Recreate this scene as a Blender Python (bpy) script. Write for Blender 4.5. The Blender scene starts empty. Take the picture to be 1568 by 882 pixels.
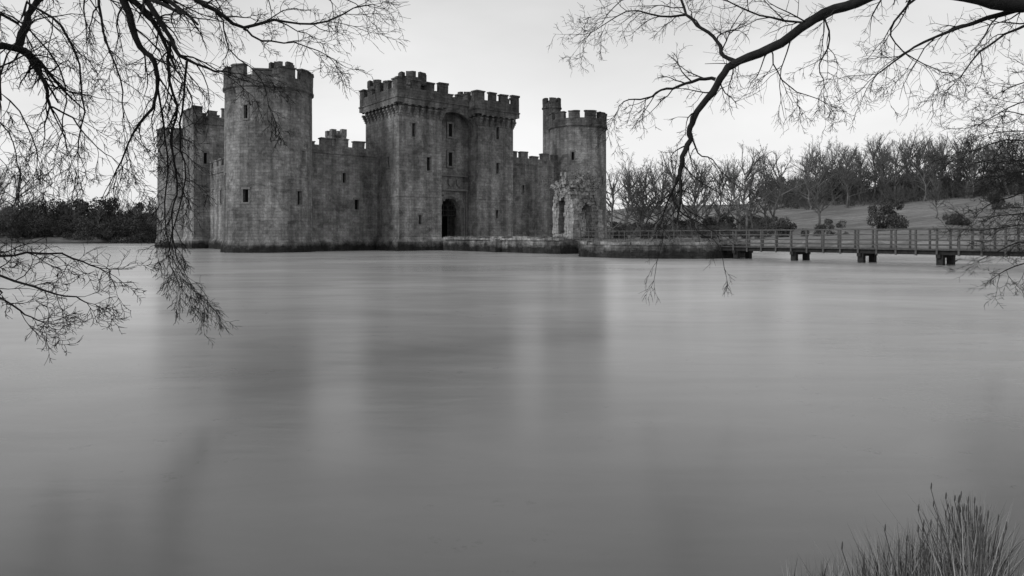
import bpy, math, random
import numpy as np
from mathutils import Vector
R = math.radians
rnd = random.Random(7)
scene = bpy.context.scene
F = 1045.3           # focal length in image pixels; eye height 1.7 m above the water
EYE = 1.7
def px_world(px, py, d):   # image pixel at a chosen depth -> world metres
    return (((px-784)/F)*d, d, EYE+(360-py)/F*d)

# ------------------------------------------------------------------ node helpers
class NT:
    def __init__(s, tree): s.t=tree; s.n=tree.nodes; s.l=tree.links
    def new(s, typ, **kw):
        n=s.n.new(typ)
        for k,v in kw.items(): setattr(n,k,v)
        return n
    def link(s,a,b): s.l.new(a,b)
    def setin(s,sock,v):
        if hasattr(v,'is_linked') or hasattr(v,'links'): s.l.new(v,sock)
        else: sock.default_value=v
    def math(s,op,a,b=None,clamp=False):
        n=s.new('ShaderNodeMath',operation=op,use_clamp=clamp); s.setin(n.inputs[0],a)
        if b is not None: s.setin(n.inputs[1],b)
        return n.outputs[0]
    def maprange(s,v,a,b,c,d):
        n=s.new('ShaderNodeMapRange'); s.setin(n.inputs[0],v)
        for i,x in enumerate((a,b,c,d)): n.inputs[i+1].default_value=x
        return n.outputs[0]
    def noise(s,vec,scale,detail=6,rough=.6,dist=0.):
        n=s.new('ShaderNodeTexNoise'); s.link(vec,n.inputs['Vector'])
        n.inputs['Scale'].default_value=scale; n.inputs['Detail'].default_value=detail
        n.inputs['Roughness'].default_value=rough; n.inputs['Distortion'].default_value=dist
        return n.outputs['Fac']
    def scalev(s,vec,sc):
        n=s.new('ShaderNodeMapping'); s.link(vec,n.inputs[0]); n.inputs['Scale'].default_value=sc
        return n.outputs[0]
    def grey(s,v):
        n=s.new('ShaderNodeCombineColor')
        for i in range(3): s.setin(n.inputs[i],v)
        return n.outputs[0]
def newmat(name):
    m=bpy.data.materials.new(name); m.use_nodes=True
    nt=NT(m.node_tree); b=m.node_tree.nodes['Principled BSDF']
    b.inputs['Roughness'].default_value=.9
    b.inputs['Specular IOR Level'].default_value=.2
    return m,nt,b

def stone(name, base, rubble=0.0, bw=.62, rh=.31, wl=True, stain=1.0):
    m,nt,b=newmat(name)
    uv=nt.new('ShaderNodeUVMap',uv_map='UVMap').outputs[0]
    pos=nt.new('ShaderNodeNewGeometry').outputs['Position']
    wn=nt.new('ShaderNodeTexNoise'); nt.link(uv,wn.inputs['Vector']); wn.inputs['Scale'].default_value=.9
    va=nt.new('ShaderNodeVectorMath',operation='SUBTRACT'); nt.link(wn.outputs['Color'],va.inputs[0]); va.inputs[1].default_value=(.5,.5,.5)
    vm=nt.new('ShaderNodeVectorMath',operation='SCALE'); nt.link(va.outputs[0],vm.inputs[0]); vm.inputs['Scale'].default_value=.16+rubble
    vadd=nt.new('ShaderNodeVectorMath',operation='ADD'); nt.link(uv,vadd.inputs[0]); nt.link(vm.outputs[0],vadd.inputs[1])
    br=nt.new('ShaderNodeTexBrick'); nt.link(vadd.outputs[0],br.inputs['Vector'])
    br.inputs['Scale'].default_value=1; br.inputs['Brick Width'].default_value=bw; br.inputs['Row Height'].default_value=rh
    br.inputs['Mortar Size'].default_value=.016; br.inputs['Mortar Smooth'].default_value=.7; br.inputs['Bias'].default_value=0
    br.inputs['Color1'].default_value=(1.22,)*3+(1,); br.inputs['Color2'].default_value=(.82,)*3+(1,); br.inputs['Mortar'].default_value=(.66,)*3+(1,)
    bv=nt.new('ShaderNodeRGBToBW'); nt.link(br.outputs['Color'],bv.inputs[0])
    big=nt.maprange(nt.noise(pos,.16,6,.6),.33,.67,.66,1.34)
    mid=nt.maprange(nt.noise(pos,1.1,10,.78),.3,.7,.5,1.5)
    fine=nt.maprange(nt.noise(pos,6,6,.75),.3,.7,.68,1.32)
    streak=nt.maprange(nt.noise(nt.scalev(pos,(1,1,.07)),.9,6,.65),.40,.60,1-.42*stain,1.15)
    patch=nt.maprange(nt.noise(pos,.5,6,.65,.9),.54,.64,1,.62)
    v=nt.math('MULTIPLY',bv.outputs[0],base)
    for k in (big,mid,fine,streak,patch): v=nt.math('MULTIPLY',v,k)
    sep=nt.new('ShaderNodeSeparateXYZ'); nt.link(pos,sep.inputs[0])
    if wl:
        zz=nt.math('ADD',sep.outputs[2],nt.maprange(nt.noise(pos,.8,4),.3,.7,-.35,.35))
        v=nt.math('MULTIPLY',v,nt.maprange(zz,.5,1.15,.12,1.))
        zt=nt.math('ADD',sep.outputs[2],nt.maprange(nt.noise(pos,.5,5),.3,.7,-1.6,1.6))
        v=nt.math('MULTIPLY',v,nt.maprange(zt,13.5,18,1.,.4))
    nt.link(nt.grey(v),b.inputs['Base Color'])
    h=nt.math('ADD',nt.math('MULTIPLY',bv.outputs[0],.6),nt.math('MULTIPLY',mid,.5))
    h=nt.math('ADD',h,nt.math('MULTIPLY',fine,.5))
    bp=nt.new('ShaderNodeBump'); bp.inputs['Strength'].default_value=.9; bp.inputs['Distance'].default_value=.14
    nt.link(h,bp.inputs['Height']); nt.link(bp.outputs[0],b.inputs['Normal'])
    return m
def simple(name, lo, hi, scale, rough=.9, bump=.0, sc=(1,1,1), spec=.2):
    m,nt,b=newmat(name); b.inputs['Roughness'].default_value=rough; b.inputs['Specular IOR Level'].default_value=spec
    pos=nt.new('ShaderNodeNewGeometry').outputs['Position']
    n=nt.noise(nt.scalev(pos,sc),scale,7,.65)
    nt.link(nt.grey(nt.maprange(n,.3,.7,lo,hi)),b.inputs['Base Color'])
    if bump:
        bp=nt.new('ShaderNodeBump'); bp.inputs['Strength'].default_value=bump; bp.inputs['Distance'].default_value=.1
        nt.link(n,bp.inputs['Height']); nt.link(bp.outputs[0],b.inputs['Normal'])
    return m
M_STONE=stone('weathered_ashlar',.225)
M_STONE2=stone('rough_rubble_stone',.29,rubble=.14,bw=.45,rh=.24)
M_TRIM=simple('stone_trim',.09,.22,3,bump=.5)
M_DARK=simple('opening_shade',.004,.008,2)  # near-black backing; shade inside the openings painted as colour
M_WOOD=simple('weathered_timber',.05,.13,6,bump=.3,sc=(1,1,4))
M_POST=simple('wet_timber',.015,.04,4,bump=.3)
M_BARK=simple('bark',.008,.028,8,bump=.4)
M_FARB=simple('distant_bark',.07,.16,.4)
M_LEAF=simple('evergreen_foliage',.03,.09,.9)

# ------------------------------------------------------------------ mesh builder
class MB:
    def __init__(s): s.v=[]; s.f=[]; s.uv=[]; s.mi=[]
    def face(s,pts,uvs,mi=0):
        i=len(s.v); s.v+= [tuple(p) for p in pts]; s.f.append(tuple(range(i,i+len(pts)))); s.uv+=uvs; s.mi.append(mi)
    def prism(s,poly,z0,z1,poly2=None,mi=0,jit=0.,cap=True,u0=0.):
        """solid between polygon at z0 and polygon (poly2) at z1, CCW"""
        n=len(poly); poly2=poly2 or poly
        i=len(s.v)
        j=lambda: rnd.uniform(-jit,jit) if jit else 0
        bot=[(p[0]+j(),p[1]+j(),z0) for p in poly]; top=[(p[0]+j(),p[1]+j(),z1+j()) for p in poly2]
        s.v+=bot+top; u=u0
        for k in range(n):
            a,b=k,(k+1)%n; L=math.dist(bot[a][:2],bot[b][:2])
            s.f.append((i+a,i+b,i+n+b,i+n+a)); s.uv+=[(u,z0),(u+L,z0),(u+L,z1),(u,z1)]; s.mi.append(mi); u+=L
        if cap:
            s.f.append(tuple(i+n+k for k in range(n))); s.uv+=[(p[0],p[1]) for p in top]; s.mi.append(mi)
            s.f.append(tuple(i+k for k in reversed(range(n)))); s.uv+=[(p[0],p[1]) for p in reversed(bot)]; s.mi.append(mi)
    def lathe(s,cx,cy,prof,n=72,mi=0,rj=0.):
        i=len(s.v); m=len(prof)
        for z,r in prof:
            for k in range(n):
                a=2*math.pi*k/n; rr=r+(rnd.uniform(-rj,rj) if rj else 0); s.v.append((cx+rr*math.cos(a),cy+rr*math.sin(a),z))
        r0=prof[len(prof)//2][1]
        for q in range(m-1):
            for k in range(n):
                k2=(k+1)%n
                s.f.append((i+q*n+k,i+q*n+k2,i+(q+1)*n+k2,i+(q+1)*n+k))
                ua=2*math.pi*k/n*r0; ub=2*math.pi*(k+1)/n*r0; za,zb=prof[q][0],prof[q+1][0]
                if abs(za-zb)<.02: zb=za+abs(prof[q][1]-prof[q+1][1])
                s.uv+=[(ua,za),(ub,za),(ub,zb),(ua,zb)]; s.mi.append(mi)
        s.f.append(tuple(i+(m-1)*n+k for k in range(n))); s.uv+=[(s.v[i+(m-1)*n+k][0],s.v[i+(m-1)*n+k][1]) for k in range(n)]; s.mi.append(mi)
        s.f.append(tuple(i+k for k in reversed(range(n)))); s.uv+=[(0,0)]*n; s.mi.append(mi)
    def obj(s,name,mats,parent=None,smooth=False):
        me=bpy.data.meshes.new(name); me.from_pydata(s.v,[],s.f)
        ul=me.uv_layers.new(name='UVMap'); ul.data.foreach_set('uv',[c for p in s.uv for c in p])
        for m in mats: me.materials.append(m)
        me.polygons.foreach_set('material_index',s.mi)
        if smooth: me.polygons.foreach_set('use_smooth',[True]*len(s.f))
        me.update()
        o=bpy.data.objects.new(name,me); scene.collection.objects.link(o)
        if parent: o.parent=parent
        return o
def empty(name,loc=(0,0,0)):
    e=bpy.data.objects.new(name,None); e.empty_display_size=.5; scene.collection.objects.link(e); return e
def boxpoly(c,ax,ay,hx,hy):
    return [(c[0]+sx*hx*ax[0]+sy*hy*ay[0], c[1]+sx*hx*ax[1]+sy*hy*ay[1]) for sx,sy in ((-1,-1),(1,-1),(1,1),(-1,1))]
def ccw(p):
    a=sum(p[i][0]*p[(i+1)%len(p)][1]-p[(i+1)%len(p)][0]*p[i][1] for i in range(len(p)))
    return p if a>0 else p[::-1]
def cut(obj,boxes):
    if not boxes: return
    mb=MB()
    for poly,z0,z1 in boxes: mb.prism(ccw(poly),z0,z1)
    c=mb.obj('cutter',[M_STONE])
    md=obj.modifiers.new('b','BOOLEAN'); md.operation='DIFFERENCE'; md.solver='EXACT'; md.object=c
    dg=bpy.context.evaluated_depsgraph_get(); me=bpy.data.meshes.new_from_object(obj.evaluated_get(dg))
    obj.modifiers.clear(); obj.data=me; bpy.data.objects.remove(c)

u=Vector((.786,.619)).normalized(); n=Vector((u.y,-u.x))
A=Vector((-24.9,70.0))
castle=empty('medieval_castle')
def openings(body, lst, trim):
    """lst: (pos2d on the surface, outward normal, zc, w, h)"""
    boxes=[]
    for p,nn,zc,w,h in lst:
        w*=1.15
        t=Vector((-nn.y,nn.x)); c=Vector(p)
        boxes.append((boxpoly(c,t,nn,w/2,.55),zc-h/2,zc+h/2))
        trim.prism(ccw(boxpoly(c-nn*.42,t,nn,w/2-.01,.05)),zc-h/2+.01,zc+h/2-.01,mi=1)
        fw=.13
        for s_ in (-1,1):
            trim.prism(ccw(boxpoly(c+t*s_*(w/2+fw/2+.004)+nn*.005,t,nn,fw/2,.035)),zc-h/2,zc+h/2,mi=0)
        trim.prism(ccw(boxpoly(c+nn*.02,t,nn,w/2+fw+.05,.06)),zc+h/2+.004,zc+h/2+.2,mi=0)
        trim.prism(ccw(boxpoly(c+nn*.02,t,nn,w/2+fw+.02,.06)),zc-h/2-.15,zc-h/2-.004,mi=0)
    cut(body,boxes)

def arcprism(mb,cx,cy,r0,r1,a0,a1,z0,z1,seg=4,jit=.03):
    out=[(cx+r1*math.cos(a0+(a1-a0)*k/seg),cy+r1*math.sin(a0+(a1-a0)*k/seg)) for k in range(seg+1)]
    inn=[(cx+r0*math.cos(a0+(a1-a0)*k/seg),cy+r0*math.sin(a0+(a1-a0)*k/seg)) for k in range(seg,-1,-1)]
    mb.prism(out+inn,z0,z1,jit=jit)
def round_tower(name,c,r,ztop,nm=12,phase=0.,slits=(),base_flare=.35):
    par=empty(name); par.parent=castle
    cx,cy=c; mb=MB()
    zp=ztop-2.35
    mb.lathe(cx,cy,[(-1.5,r+base_flare+.1),(.2,r+base_flare),(.75,r+base_flare-.05),(1.25,r+.1),(2.6,r+.06),(6,r+.02),(10,r),(zp-1.2,r-.02),(zp,r-.03)],72)
    body=mb.obj('tower_wall',[M_STONE],par)
    trim=MB(); lst=[]
    cd=Vector((-cx,-cy)).normalized(); base=math.atan2(cd.y,cd.x)
    for dphi,z,w,h in slits:
        a=base+R(dphi); nn=Vector((math.cos(a),math.sin(a))); lst.append((Vector(c)+nn*(r),nn,z,w,h))
    openings(body,lst,trim)
    trim.obj('window_surrounds',[M_TRIM,M_DARK],par)
    pb=MB()
    pb.lathe(cx,cy,[(zp+.001,r-.01),(zp+.12,r+.16),(zp+.3,r+.17),(zp+.34,r+.08),(zp+1.15,r+.08),(zp+1.2,r+.02)],72,rj=.012)
    for k in range(nm):
        w=2*math.pi/nm; a0=phase+k*w; fr=rnd.uniform(.64,.76)
        hz=ztop-rnd.uniform(0,.22)
        if rnd.random()<.12: hz-=.45
        arcprism(pb,cx,cy,r-.5,r+.075,a0,a0+w*fr,zp+1.12,hz-.16,jit=.03)
        arcprism(pb,cx,cy,r-.58,r+.16,a0-.012,a0+w*fr+.012,hz-.157,hz,jit=.035)
    pb.obj('battlements',[M_STONE],par)
    return par
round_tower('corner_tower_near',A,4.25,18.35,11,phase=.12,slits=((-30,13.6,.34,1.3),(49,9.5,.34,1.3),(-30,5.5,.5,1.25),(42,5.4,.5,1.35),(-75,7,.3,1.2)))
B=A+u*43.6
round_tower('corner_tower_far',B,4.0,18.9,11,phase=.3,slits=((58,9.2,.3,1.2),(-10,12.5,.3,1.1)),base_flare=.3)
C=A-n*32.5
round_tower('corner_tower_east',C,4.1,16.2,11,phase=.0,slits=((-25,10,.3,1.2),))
def turret(c,r,z0,z1,parname):
    mb=MB(); n8=14
    mb.lathe(c[0],c[1],[(z0,r),(z1-1.6,r),(z1-1.55,r+.14),(z1-1.35,r+.14),(z1-1.3,r+.04),(z1-.75,r+.04)],n8,rj=.01)
    for k in range(6):
        a=k*math.pi/3+.2; arcprism(mb,c[0],c[1],r-.4,r+.05,a,a+.72,z1-.8,z1-rnd.uniform(0,.12),3)
    mb.obj(parname,[M_STONE],castle)
turret((A.x+.75,A.y+1.6),1.25,15.2,19.7,'stair_turret_near')
turret((5.75,98.6),1.3,10,21.4,'stair_turret_far')

def offs(p,nn,d): return (p[0]+nn.x*d,p[1]+nn.y*d)
def crenel(mb,p0,p1,zb,hlow,ztop,nm,thick=.5,over=.0,inset=.02,drop=.12,gapf=.36,uu=0):
    """parapet on edge p0->p1 (outside on the right of travel)"""
    p0=Vector(p0); p1=Vector(p1); d=(p1-p0); L=d.length; d.normalize(); nn=Vector((d.y,-d.x))
    c=(p0+p1)/2+nn*(over-thick/2)
    mb.prism(ccw(boxpoly(c,d,nn,L/2-inset,thick/2)),zb,zb+hlow+rnd.uniform(-.03,.03),u0=uu)
    w=L/(nm-gapf) if nm>1 else L
    mw=w*(1-gapf)
    for k in range(nm):
        s0=k*w+inset; s1=min(k*w+mw,L)-inset
        if 0<k: s0+=rnd.uniform(-.1,.1)
        hz=ztop-rnd.uniform(0,.2)
        if rnd.random()<drop: hz-=rnd.uniform(.3,.6)
        cc=p0+d*((s0+s1)/2)+nn*(over-thick/2)
        mb.prism(ccw(boxpoly(cc,d,nn,(s1-s0)/2,thick/2-.004)),zb+hlow-.1,hz-.15,jit=.03,u0=uu+s0)
        mb.prism(ccw(boxpoly(cc,d,nn,(s1-s0)/2+.06,thick/2+.08)),hz-.147,hz,jit=.04)
def corbels(mb,p0,p1,z0,z1,proj,step=.85):
    p0=Vector(p0); p1=Vector(p1); d=(p1-p0); L=d.length; d.normalize(); nn=Vector((d.y,-d.x))
    m=max(2,int(round(L/step))); H=(z1-z0)
    for k in range(m+1):
        s=.16+(L-.32)*k/m
        for q in range(4):
            pr=proj*(q+1)/4.3
            cc=p0+d*s+nn*(pr/2-.05)
            mb.prism(ccw(boxpoly(cc,d,nn,.17+.001*q,pr/2+.05)),z0+H*.7*q/4+.002,z0+H*.7*(q+1)/4)
    for k in range(m):
        s0=.16+(L-.32)*k/m; s1=.16+(L-.32)*(k+1)/m
        for q in range(6):
            x0=s0+(s1-s0)*q/6; x1=s0+(s1-s0)*(q+1)/6; xm=(x0+x1)/2
            tt=abs((xm-(s0+s1)/2)/((s1-s0)/2)); zb=z0+H*(.68+.24*math.sqrt(max(0,1-tt*tt)))
            cc=p0+d*xm+nn*(proj-.13)
            mb.prism(ccw(boxpoly(cc,d,nn,(x1-x0)/2,.125)),zb,z1+.02)

# ---- curtain walls
def wall(name,p0,p1,ztop,thick=2.0,slits=(),nm=8,zlow=None,plinth=.3):
    """outside on right of p0->p1"""
    par=empty(name); par.parent=castle
    p0=Vector(p0); p1=Vector(p1); d=(p1-p0); L=d.length; d.normalize(); nn=Vector((d.y,-d.x))
    zb=ztop-1.75
    mb=MB(); c=(p0+p1)/2-nn*(thick/2)
    mb.prism(ccw(boxpoly(c,d,nn,L/2,thick/2)),-1.5,zb)
    o=mb.obj('wall_body',[M_STONE],par)
    tr=MB(); openings(o,[(p0+d*s,nn,z,w,h) for s,z,w,h in slits],tr)
    if slits: tr.obj('window_surrounds',[M_TRIM,M_DARK],par)
    pb=MB(); a=boxpoly((p0+p1)/2+nn*(plinth/2-.1),d,nn,L/2,plinth/2+.1); b=boxpoly((p0+p1)/2+nn*(-.09),d,nn,L/2,.1)
    pb.prism(ccw(a),-1.5,.85); pb.prism(ccw(a),.85,1.3,ccw(b))
    c2=(p0+p1)/2; pb.prism(ccw(boxpoly(c2+nn*.0,d,nn,L/2,.09)),zb-.08,zb+.1)
    pb.obj('plinth',[M_STONE],par)
    cb=MB(); crenel(cb,p0,p1,zb+.102,.7,ztop,nm,.55,.03); cb.obj('battlements',[M_STONE],par)
wall('north_curtain_wall',A+u*3.6,A+u*12.6,12.35,slits=((4.6,8.0,.3,1.1),(6.1,5.1,.45,1.1)),nm=5)
wall('northwest_curtain_wall',A+u*27.6,A+u*40.0,12.9,slits=((6,7.8,.3,1.1),),nm=7)
wall('east_curtain_wall',A-n*23,A-n*3.6,11.2,slits=((12.5,6.8,.55,2.3),(5.5,6.4,.4,1.6)),nm=9)
wall('east_curtain_wall_south',A-n*30,A-n*27,11.2,nm=2)
D=B-n*32.5
wall('west_curtain_wall',B-n*3.5,D+n*3.5,11.5,nm=10)
wall('south_curtain_wall',D-u*3.5,C+u*3.5,11.0,nm=16)
round_tower('corner_tower_southwest',D,4.1,16.0,12)

# ---- square towers
def sq_tower(name,poly,ztop,slits=(),mach=False,proj=.55):
    par=empty(name); par.parent=castle
    poly=ccw([tuple(p) for p in poly]); N=len(poly)
    mb=MB(); zp=ztop-2.3
    mb.prism(poly,-1.5,zp)
    o=mb.obj('tower_wall',[M_STONE],par); tr=MB()
    openings(o,slits,tr)
    if slits: tr.obj('window_surrounds',[M_TRIM,M_DARK],par)
    def grow_(dd):
        out=[]
        for k in range(N):
            a=Vector(poly[k-1]);b=Vector(poly[k]);c=Vector(poly[(k+1)%N])
            d1=(b-a).normalized(); d2=(c-b).normalized(); n1=Vector((d1.y,-d1.x)); n2=Vector((d2.y,-d2.x))
            out.append(tuple(b+(n1+n2)*dd/(1+n1.dot(n2))))
        return out
    pb=MB(); pb.prism(grow_(.3),-1.5,.95); pb.prism(grow_(.3),.95,1.5,grow_(.01))
    pb.prism(grow_(.05),5.9,6.0); pb.obj('plinth',[M_STONE],par)
    cb=MB()
    ov=proj if mach else .12
    G=grow_(ov)
    cb.prism(G,zp-.0-.45 if mach else zp-.05,zp+.05)
    if mach:
        cb.prism(grow_(ov+.07),zp+.055,zp+.2)
        for k in range(N): corbels(cb,poly[k],poly[(k+1)%N],zp-1.75,zp-.45,ov)
    G2=grow_(ov-.02)
    for k in range(N):
        L=math.dist(G2[k],G2[(k+1)%N]); nm=max(2,int(round(L/1.75)))
        crenel(cb,G2[k],G2[(k+1)%N],zp+(.203 if mach else .053),.95,ztop,nm,.45,0,inset=.015+.012*k,drop=.12,uu=3*k)
    cb.obj('battlements',[M_STONE],par)
    return par
e=-u
J=A-n*22.2
sq_tower('east_square_tower',[J+e*2.0,J-e*6.0,J-e*6.0-n*5.4,J+e*2.0-n*5.4],18.2,slits=[(J+e*.6,n,11.5,.35,1.4),(J-n*2.6+e*2,e,10.5,.35,1.4)])

# ---- gatehouse
C1=A+u*12.2+n*5.1
def G(a,q): return C1+u*a-n*q
sq_tower('gatehouse_tower_east',[G(0,0),G(5.4,0),G(5.4,8),G(0,8)],18.75,mach=True,
   slits=[(G(1.8,0),n,13.2,.35,1.5),(G(3.7,0),n,9.6,.42,1.5),(G(2.6,0),n,3.4,.3,1.0),(G(0,2.4),-u,9.8,.3,1.1),(G(0,4.0),-u,4.0,.25,.9)])
sq_tower('gatehouse_tower_west',[G(10.45,0),G(15.65,0),G(15.65,8),G(10.45,8)],18.65,mach=True,
   slits=[(G(13.3,0),n,13.9,.4,1.5),(G(13.3,0),n,9.7,.4,1.3),(G(13.2,0),n,4.2,.3,1.0)])
turret(G(2.9,2.2),1.55,16.0,19.9,'gatehouse_turret')
turret(G(1.2,7.0),1.3,16.0,19.6,'gatehouse_turret_rear')
turret(G(12.0,4.5),1.2,16.0,19.3,'gatehouse_turret_west')
gate=empty('gate_passage'); gate.parent=castle
def archwall(mb,a0,a1,q0,q1,zbase,ztop,ac,halfw,spring,rise,seg=14,mi=0):
    """wall between a0..a1 pierced by an arch"""
    def quad(x0,x1,zb0,zb1):
        P=[G(x0,q0),G(x1,q0),G(x1,q1),G(x0,q1)]; zs=[zb0,zb1,zb1,zb0]
        i=len(mb.v); mb.v+=[(p.x,p.y,z) for p,z in zip(P,zs)]+[(p.x,p.y,ztop) for p in P]
        for k in range(4):
            b=(k+1)%4; mb.f.append((i+k,i+b,i+4+b,i+4+k)); xs=[x0,x1,x1+1,x0-1]
            mb.uv+=[(xs[k],zs[k]),(xs[b] if k<3 else x0,zs[b]),(xs[b] if k<3 else x0,ztop),(xs[k],ztop)]; mb.mi.append(mi)
        mb.f.append((i+4,i+5,i+6,i+7)); mb.uv+=[(x0,0),(x1,0),(x1,1),(x0,1)]; mb.mi.append(mi)
        mb.f.append((i+3,i+2,i+1,i)); mb.uv+=[(x0,0),(x1,0),(x1,1),(x0,1)]; mb.mi.append(mi)
    if ac-halfw>a0+.01: quad(a0,ac-halfw,zbase,zbase)
    if ac+halfw<a1-.01: quad(ac+halfw,a1,zbase,zbase)
    def hz(x):
        t=min(1,abs(x-ac)/halfw); return spring+rise*math.sqrt(max(0,1-t**2.2))
    for k in range(seg):
        x0=ac-halfw+2*halfw*k/seg; x1=ac-halfw+2*halfw*(k+1)/seg; quad(x0,x1,hz(x0),hz(x1))
mb=MB()
archwall(mb,5.39,10.46,2.2,3.4,-1.5,16.6,7.92,1.45,4.3,1.7)
o=mb.obj('gate_wall',[M_STONE],gate)
mb=MB(); archwall(mb,5.405,10.445,1.3,1.8,14.1,16.9,7.92,2.5,14.1,1.9)
o=mb.obj('high_arch',[M_STONE],gate)
mb=MB(); mb.prism(ccw([G(5.41,1.15),G(10.44,1.15),G(10.44,6),G(5.41,6)]),16.904,17.05)
crenel(mb,G(5.42,1.15),G(10.43,1.15),17.053,.55,18.2,4,.45,0)
o=mb.obj('gate_battlements',[M_STONE],gate)
tb=MB()
for q,hw,zz in ((2.13,1.62,.22),(2.06,1.9,.4)):
    for s_ in (-1,1):
        tb.prism(ccw(boxpoly(G(7.92+s_*(hw),q),u,n,.11,.09)),1.4,4.3)
    for k in range(12):
        t0=math.pi*k/12;t1=math.pi*(k+1)/12
        x0=7.92-math.cos(t0)*hw;x1=7.92-math.cos(t1)*hw; z0=4.3+1.85*math.sin(t0)+0;z1=4.3+1.85*math.sin(t1)
        za=min(z0,z1); tb.prism(ccw(boxpoly(G((x0+x1)/2,q),u,n,abs(x1-x0)/2+.05,.09)),za-.02+zz*.4,max(z0,z1)+.16+zz*.4)
tb.prism(ccw(boxpoly(G(7.92,2.1),u,n,2.45,.13)),6.9,7.12)
tb.prism(ccw(boxpoly(G(7.92,2.1),u,n,2.45,.10)),8.6,8.75)
for s_ in (-1,1): tb.prism(ccw(boxpoly(G(7.92+s_*2.3,2.12),u,n,.1,.1)),1.4,6.9)
tb.obj('gate_mouldings',[M_TRIM],gate)
tr=MB()
for zc,h in ((14.0,1.5),(10.6,1.6)):
    for s_ in (-1,1): tr.prism(ccw(boxpoly(G(7.92+s_*.36,2.15),u,n,.1,.1)),zc-h/2,zc+h/2)
    tr.prism(ccw(boxpoly(G(7.92,2.15),u,n,.5,.13)),zc+h/2+.003,zc+h/2+.2); tr.prism(ccw(boxpoly(G(7.92,2.15),u,n,.5,.13)),zc-h/2-.2,zc-h/2-.003)
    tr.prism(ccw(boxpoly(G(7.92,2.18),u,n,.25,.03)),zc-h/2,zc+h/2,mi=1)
for k,(aa,zz) in enumerate(((6.7,7.85),(7.92,7.85),(9.1,7.85))):
    tr.prism(ccw(boxpoly(G(aa,2.12),u,n,.28,.09)),zz-.1,zz+.45); tr.prism(ccw(boxpoly(G(aa,2.12),u,n,.12,.088)),zz-.4,zz-.1,ccw(boxpoly(G(aa,2.12),u,n,.28,.088)))
tr.obj('gate_windows',[M_TRIM,M_DARK],gate)
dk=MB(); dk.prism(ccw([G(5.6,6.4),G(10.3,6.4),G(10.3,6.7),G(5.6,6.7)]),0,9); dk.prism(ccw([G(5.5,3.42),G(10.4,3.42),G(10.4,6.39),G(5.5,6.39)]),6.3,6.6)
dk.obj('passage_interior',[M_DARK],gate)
pc=MB()
for k in range(9): pc.prism(ccw(boxpoly(G(6.55+k*.34,3.0),u,n,.04,.04)),3.9,6.1)
for k in range(3): pc.prism(ccw(boxpoly(G(7.92,3.0),u,n,1.5,.05)),4.0+k*.6,4.1+k*.6)
pc.obj('portcullis',[M_POST],gate)
mb=MB(); mb.prism(ccw(boxpoly((-22.7,88.0),u,n,1.0,1.0)),5,14.4); 
for k in range(4):
    d_=[(1,1),(1,-1),(-1,1),(-1,-1)][k]; mb.prism(ccw(boxpoly(Vector((-22.7,88.0))+u*d_[0]*.7+n*d_[1]*.7,u,n,.33,.33)),14.38,15.3-k*.06)
mb.prism(ccw(boxpoly((-22.7,88.0),u,n,1.12,1.12)),13.9,14.1)
mb.obj('chimney_turret',[M_STONE],castle)
mb=MB(); p=A+u*29.2-n*1.3; mb.prism(ccw(boxpoly(p,u,n,.75,.7)),8,13.9,jit=.03); mb.prism(ccw(boxpoly(p,u,n,.82,.77)),13.905,14.1,jit=.03); mb.obj('wall_turret',[M_STONE],castle)

# ------------------------------------------------------------------ causeway, island, barbican
O=G(7.92,2.2)
def T(t,s=0): return O+n*t+u*s
cw=empty('stone_causeway')
def rough_prism(mb,poly,z0,z1,step=.9,jit=.06,mi=0):
    out=[]
    for k in range(len(poly)):
        a=Vector(poly[k]); b=Vector(poly[(k+1)%len(poly)]); m=max(1,int((b-a).length/step))
        for q in range(m):
            p=a.lerp(b,q/m); out.append((p.x+rnd.uniform(-jit,jit),p.y+rnd.uniform(-jit,jit)))
    out=ccw(out)
    mb.prism(out,z0,z1,mi=mi); return out
mb=MB()
rough_prism(mb,[T(.0,-2.5),T(22.2,-2.7),T(22.2,3.4),T(17,3.4),T(16,2.7),T(0,2.5)],-1.5,1.28)
for side in (-1,1):
    t=3.0
    while t<(22 if side<0 else 15.5):
        L=rnd.uniform(.5,1.0); mb.prism(ccw(boxpoly(T(t+L/2,side*2.62),n,u,L/2-.02,.26)),1.2,1.28+rnd.uniform(.08,.28),jit=.03); t+=L
mb.prism(ccw(boxpoly(T(13.0,-2.9),n,u,.5,.5)),-1.5,1.35,jit=.04)
mb.obj('causeway_masonry',[M_STONE2],cw)
M_GRASS=simple('rough_grass',.07,.22,2.2,bump=.6)
mb=MB(); rough_prism(mb,[T(2.4,-2.3),T(22.0,-2.3),T(22.0,2.3),T(2.4,2.3)],1.1,1.36,jit=.04); mb.obj('causeway_path',[M_GRASS],cw)
isl=empty('octagonal_island')
ic=T(31.2); pts=[]
for k in range(8):
    a=math.atan2(n.y,n.x)+math.pi/8+k*math.pi/4; pts.append((ic.x+7.0*math.cos(a),ic.y+7.0*math.sin(a)))
mb=MB(); poly=rough_prism(mb,pts,-1.5,1.0,jit=.07)
N_=len(poly)
for k in range(N_):
    a=Vector(poly[k]); b=Vector(poly[(k+1)%N_]); d=(b-a); L=d.length; d.normalize(); nn=Vector((d.y,-d.x))
    mb.prism(ccw(boxpoly((a+b)/2-nn*.2,d,nn,L/2-.015,.27)),.95,1.0+rnd.uniform(.1,.26),jit=.04)
mb.obj('island_masonry',[M_STONE2],isl)
mb=MB(); rough_prism(mb,[(ic.x+(p[0]-ic.x)*.95,ic.y+(p[1]-ic.y)*.95) for p in pts],.8,1.09,jit=.05); mb.obj('island_turf',[M_GRASS],isl)
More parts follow.
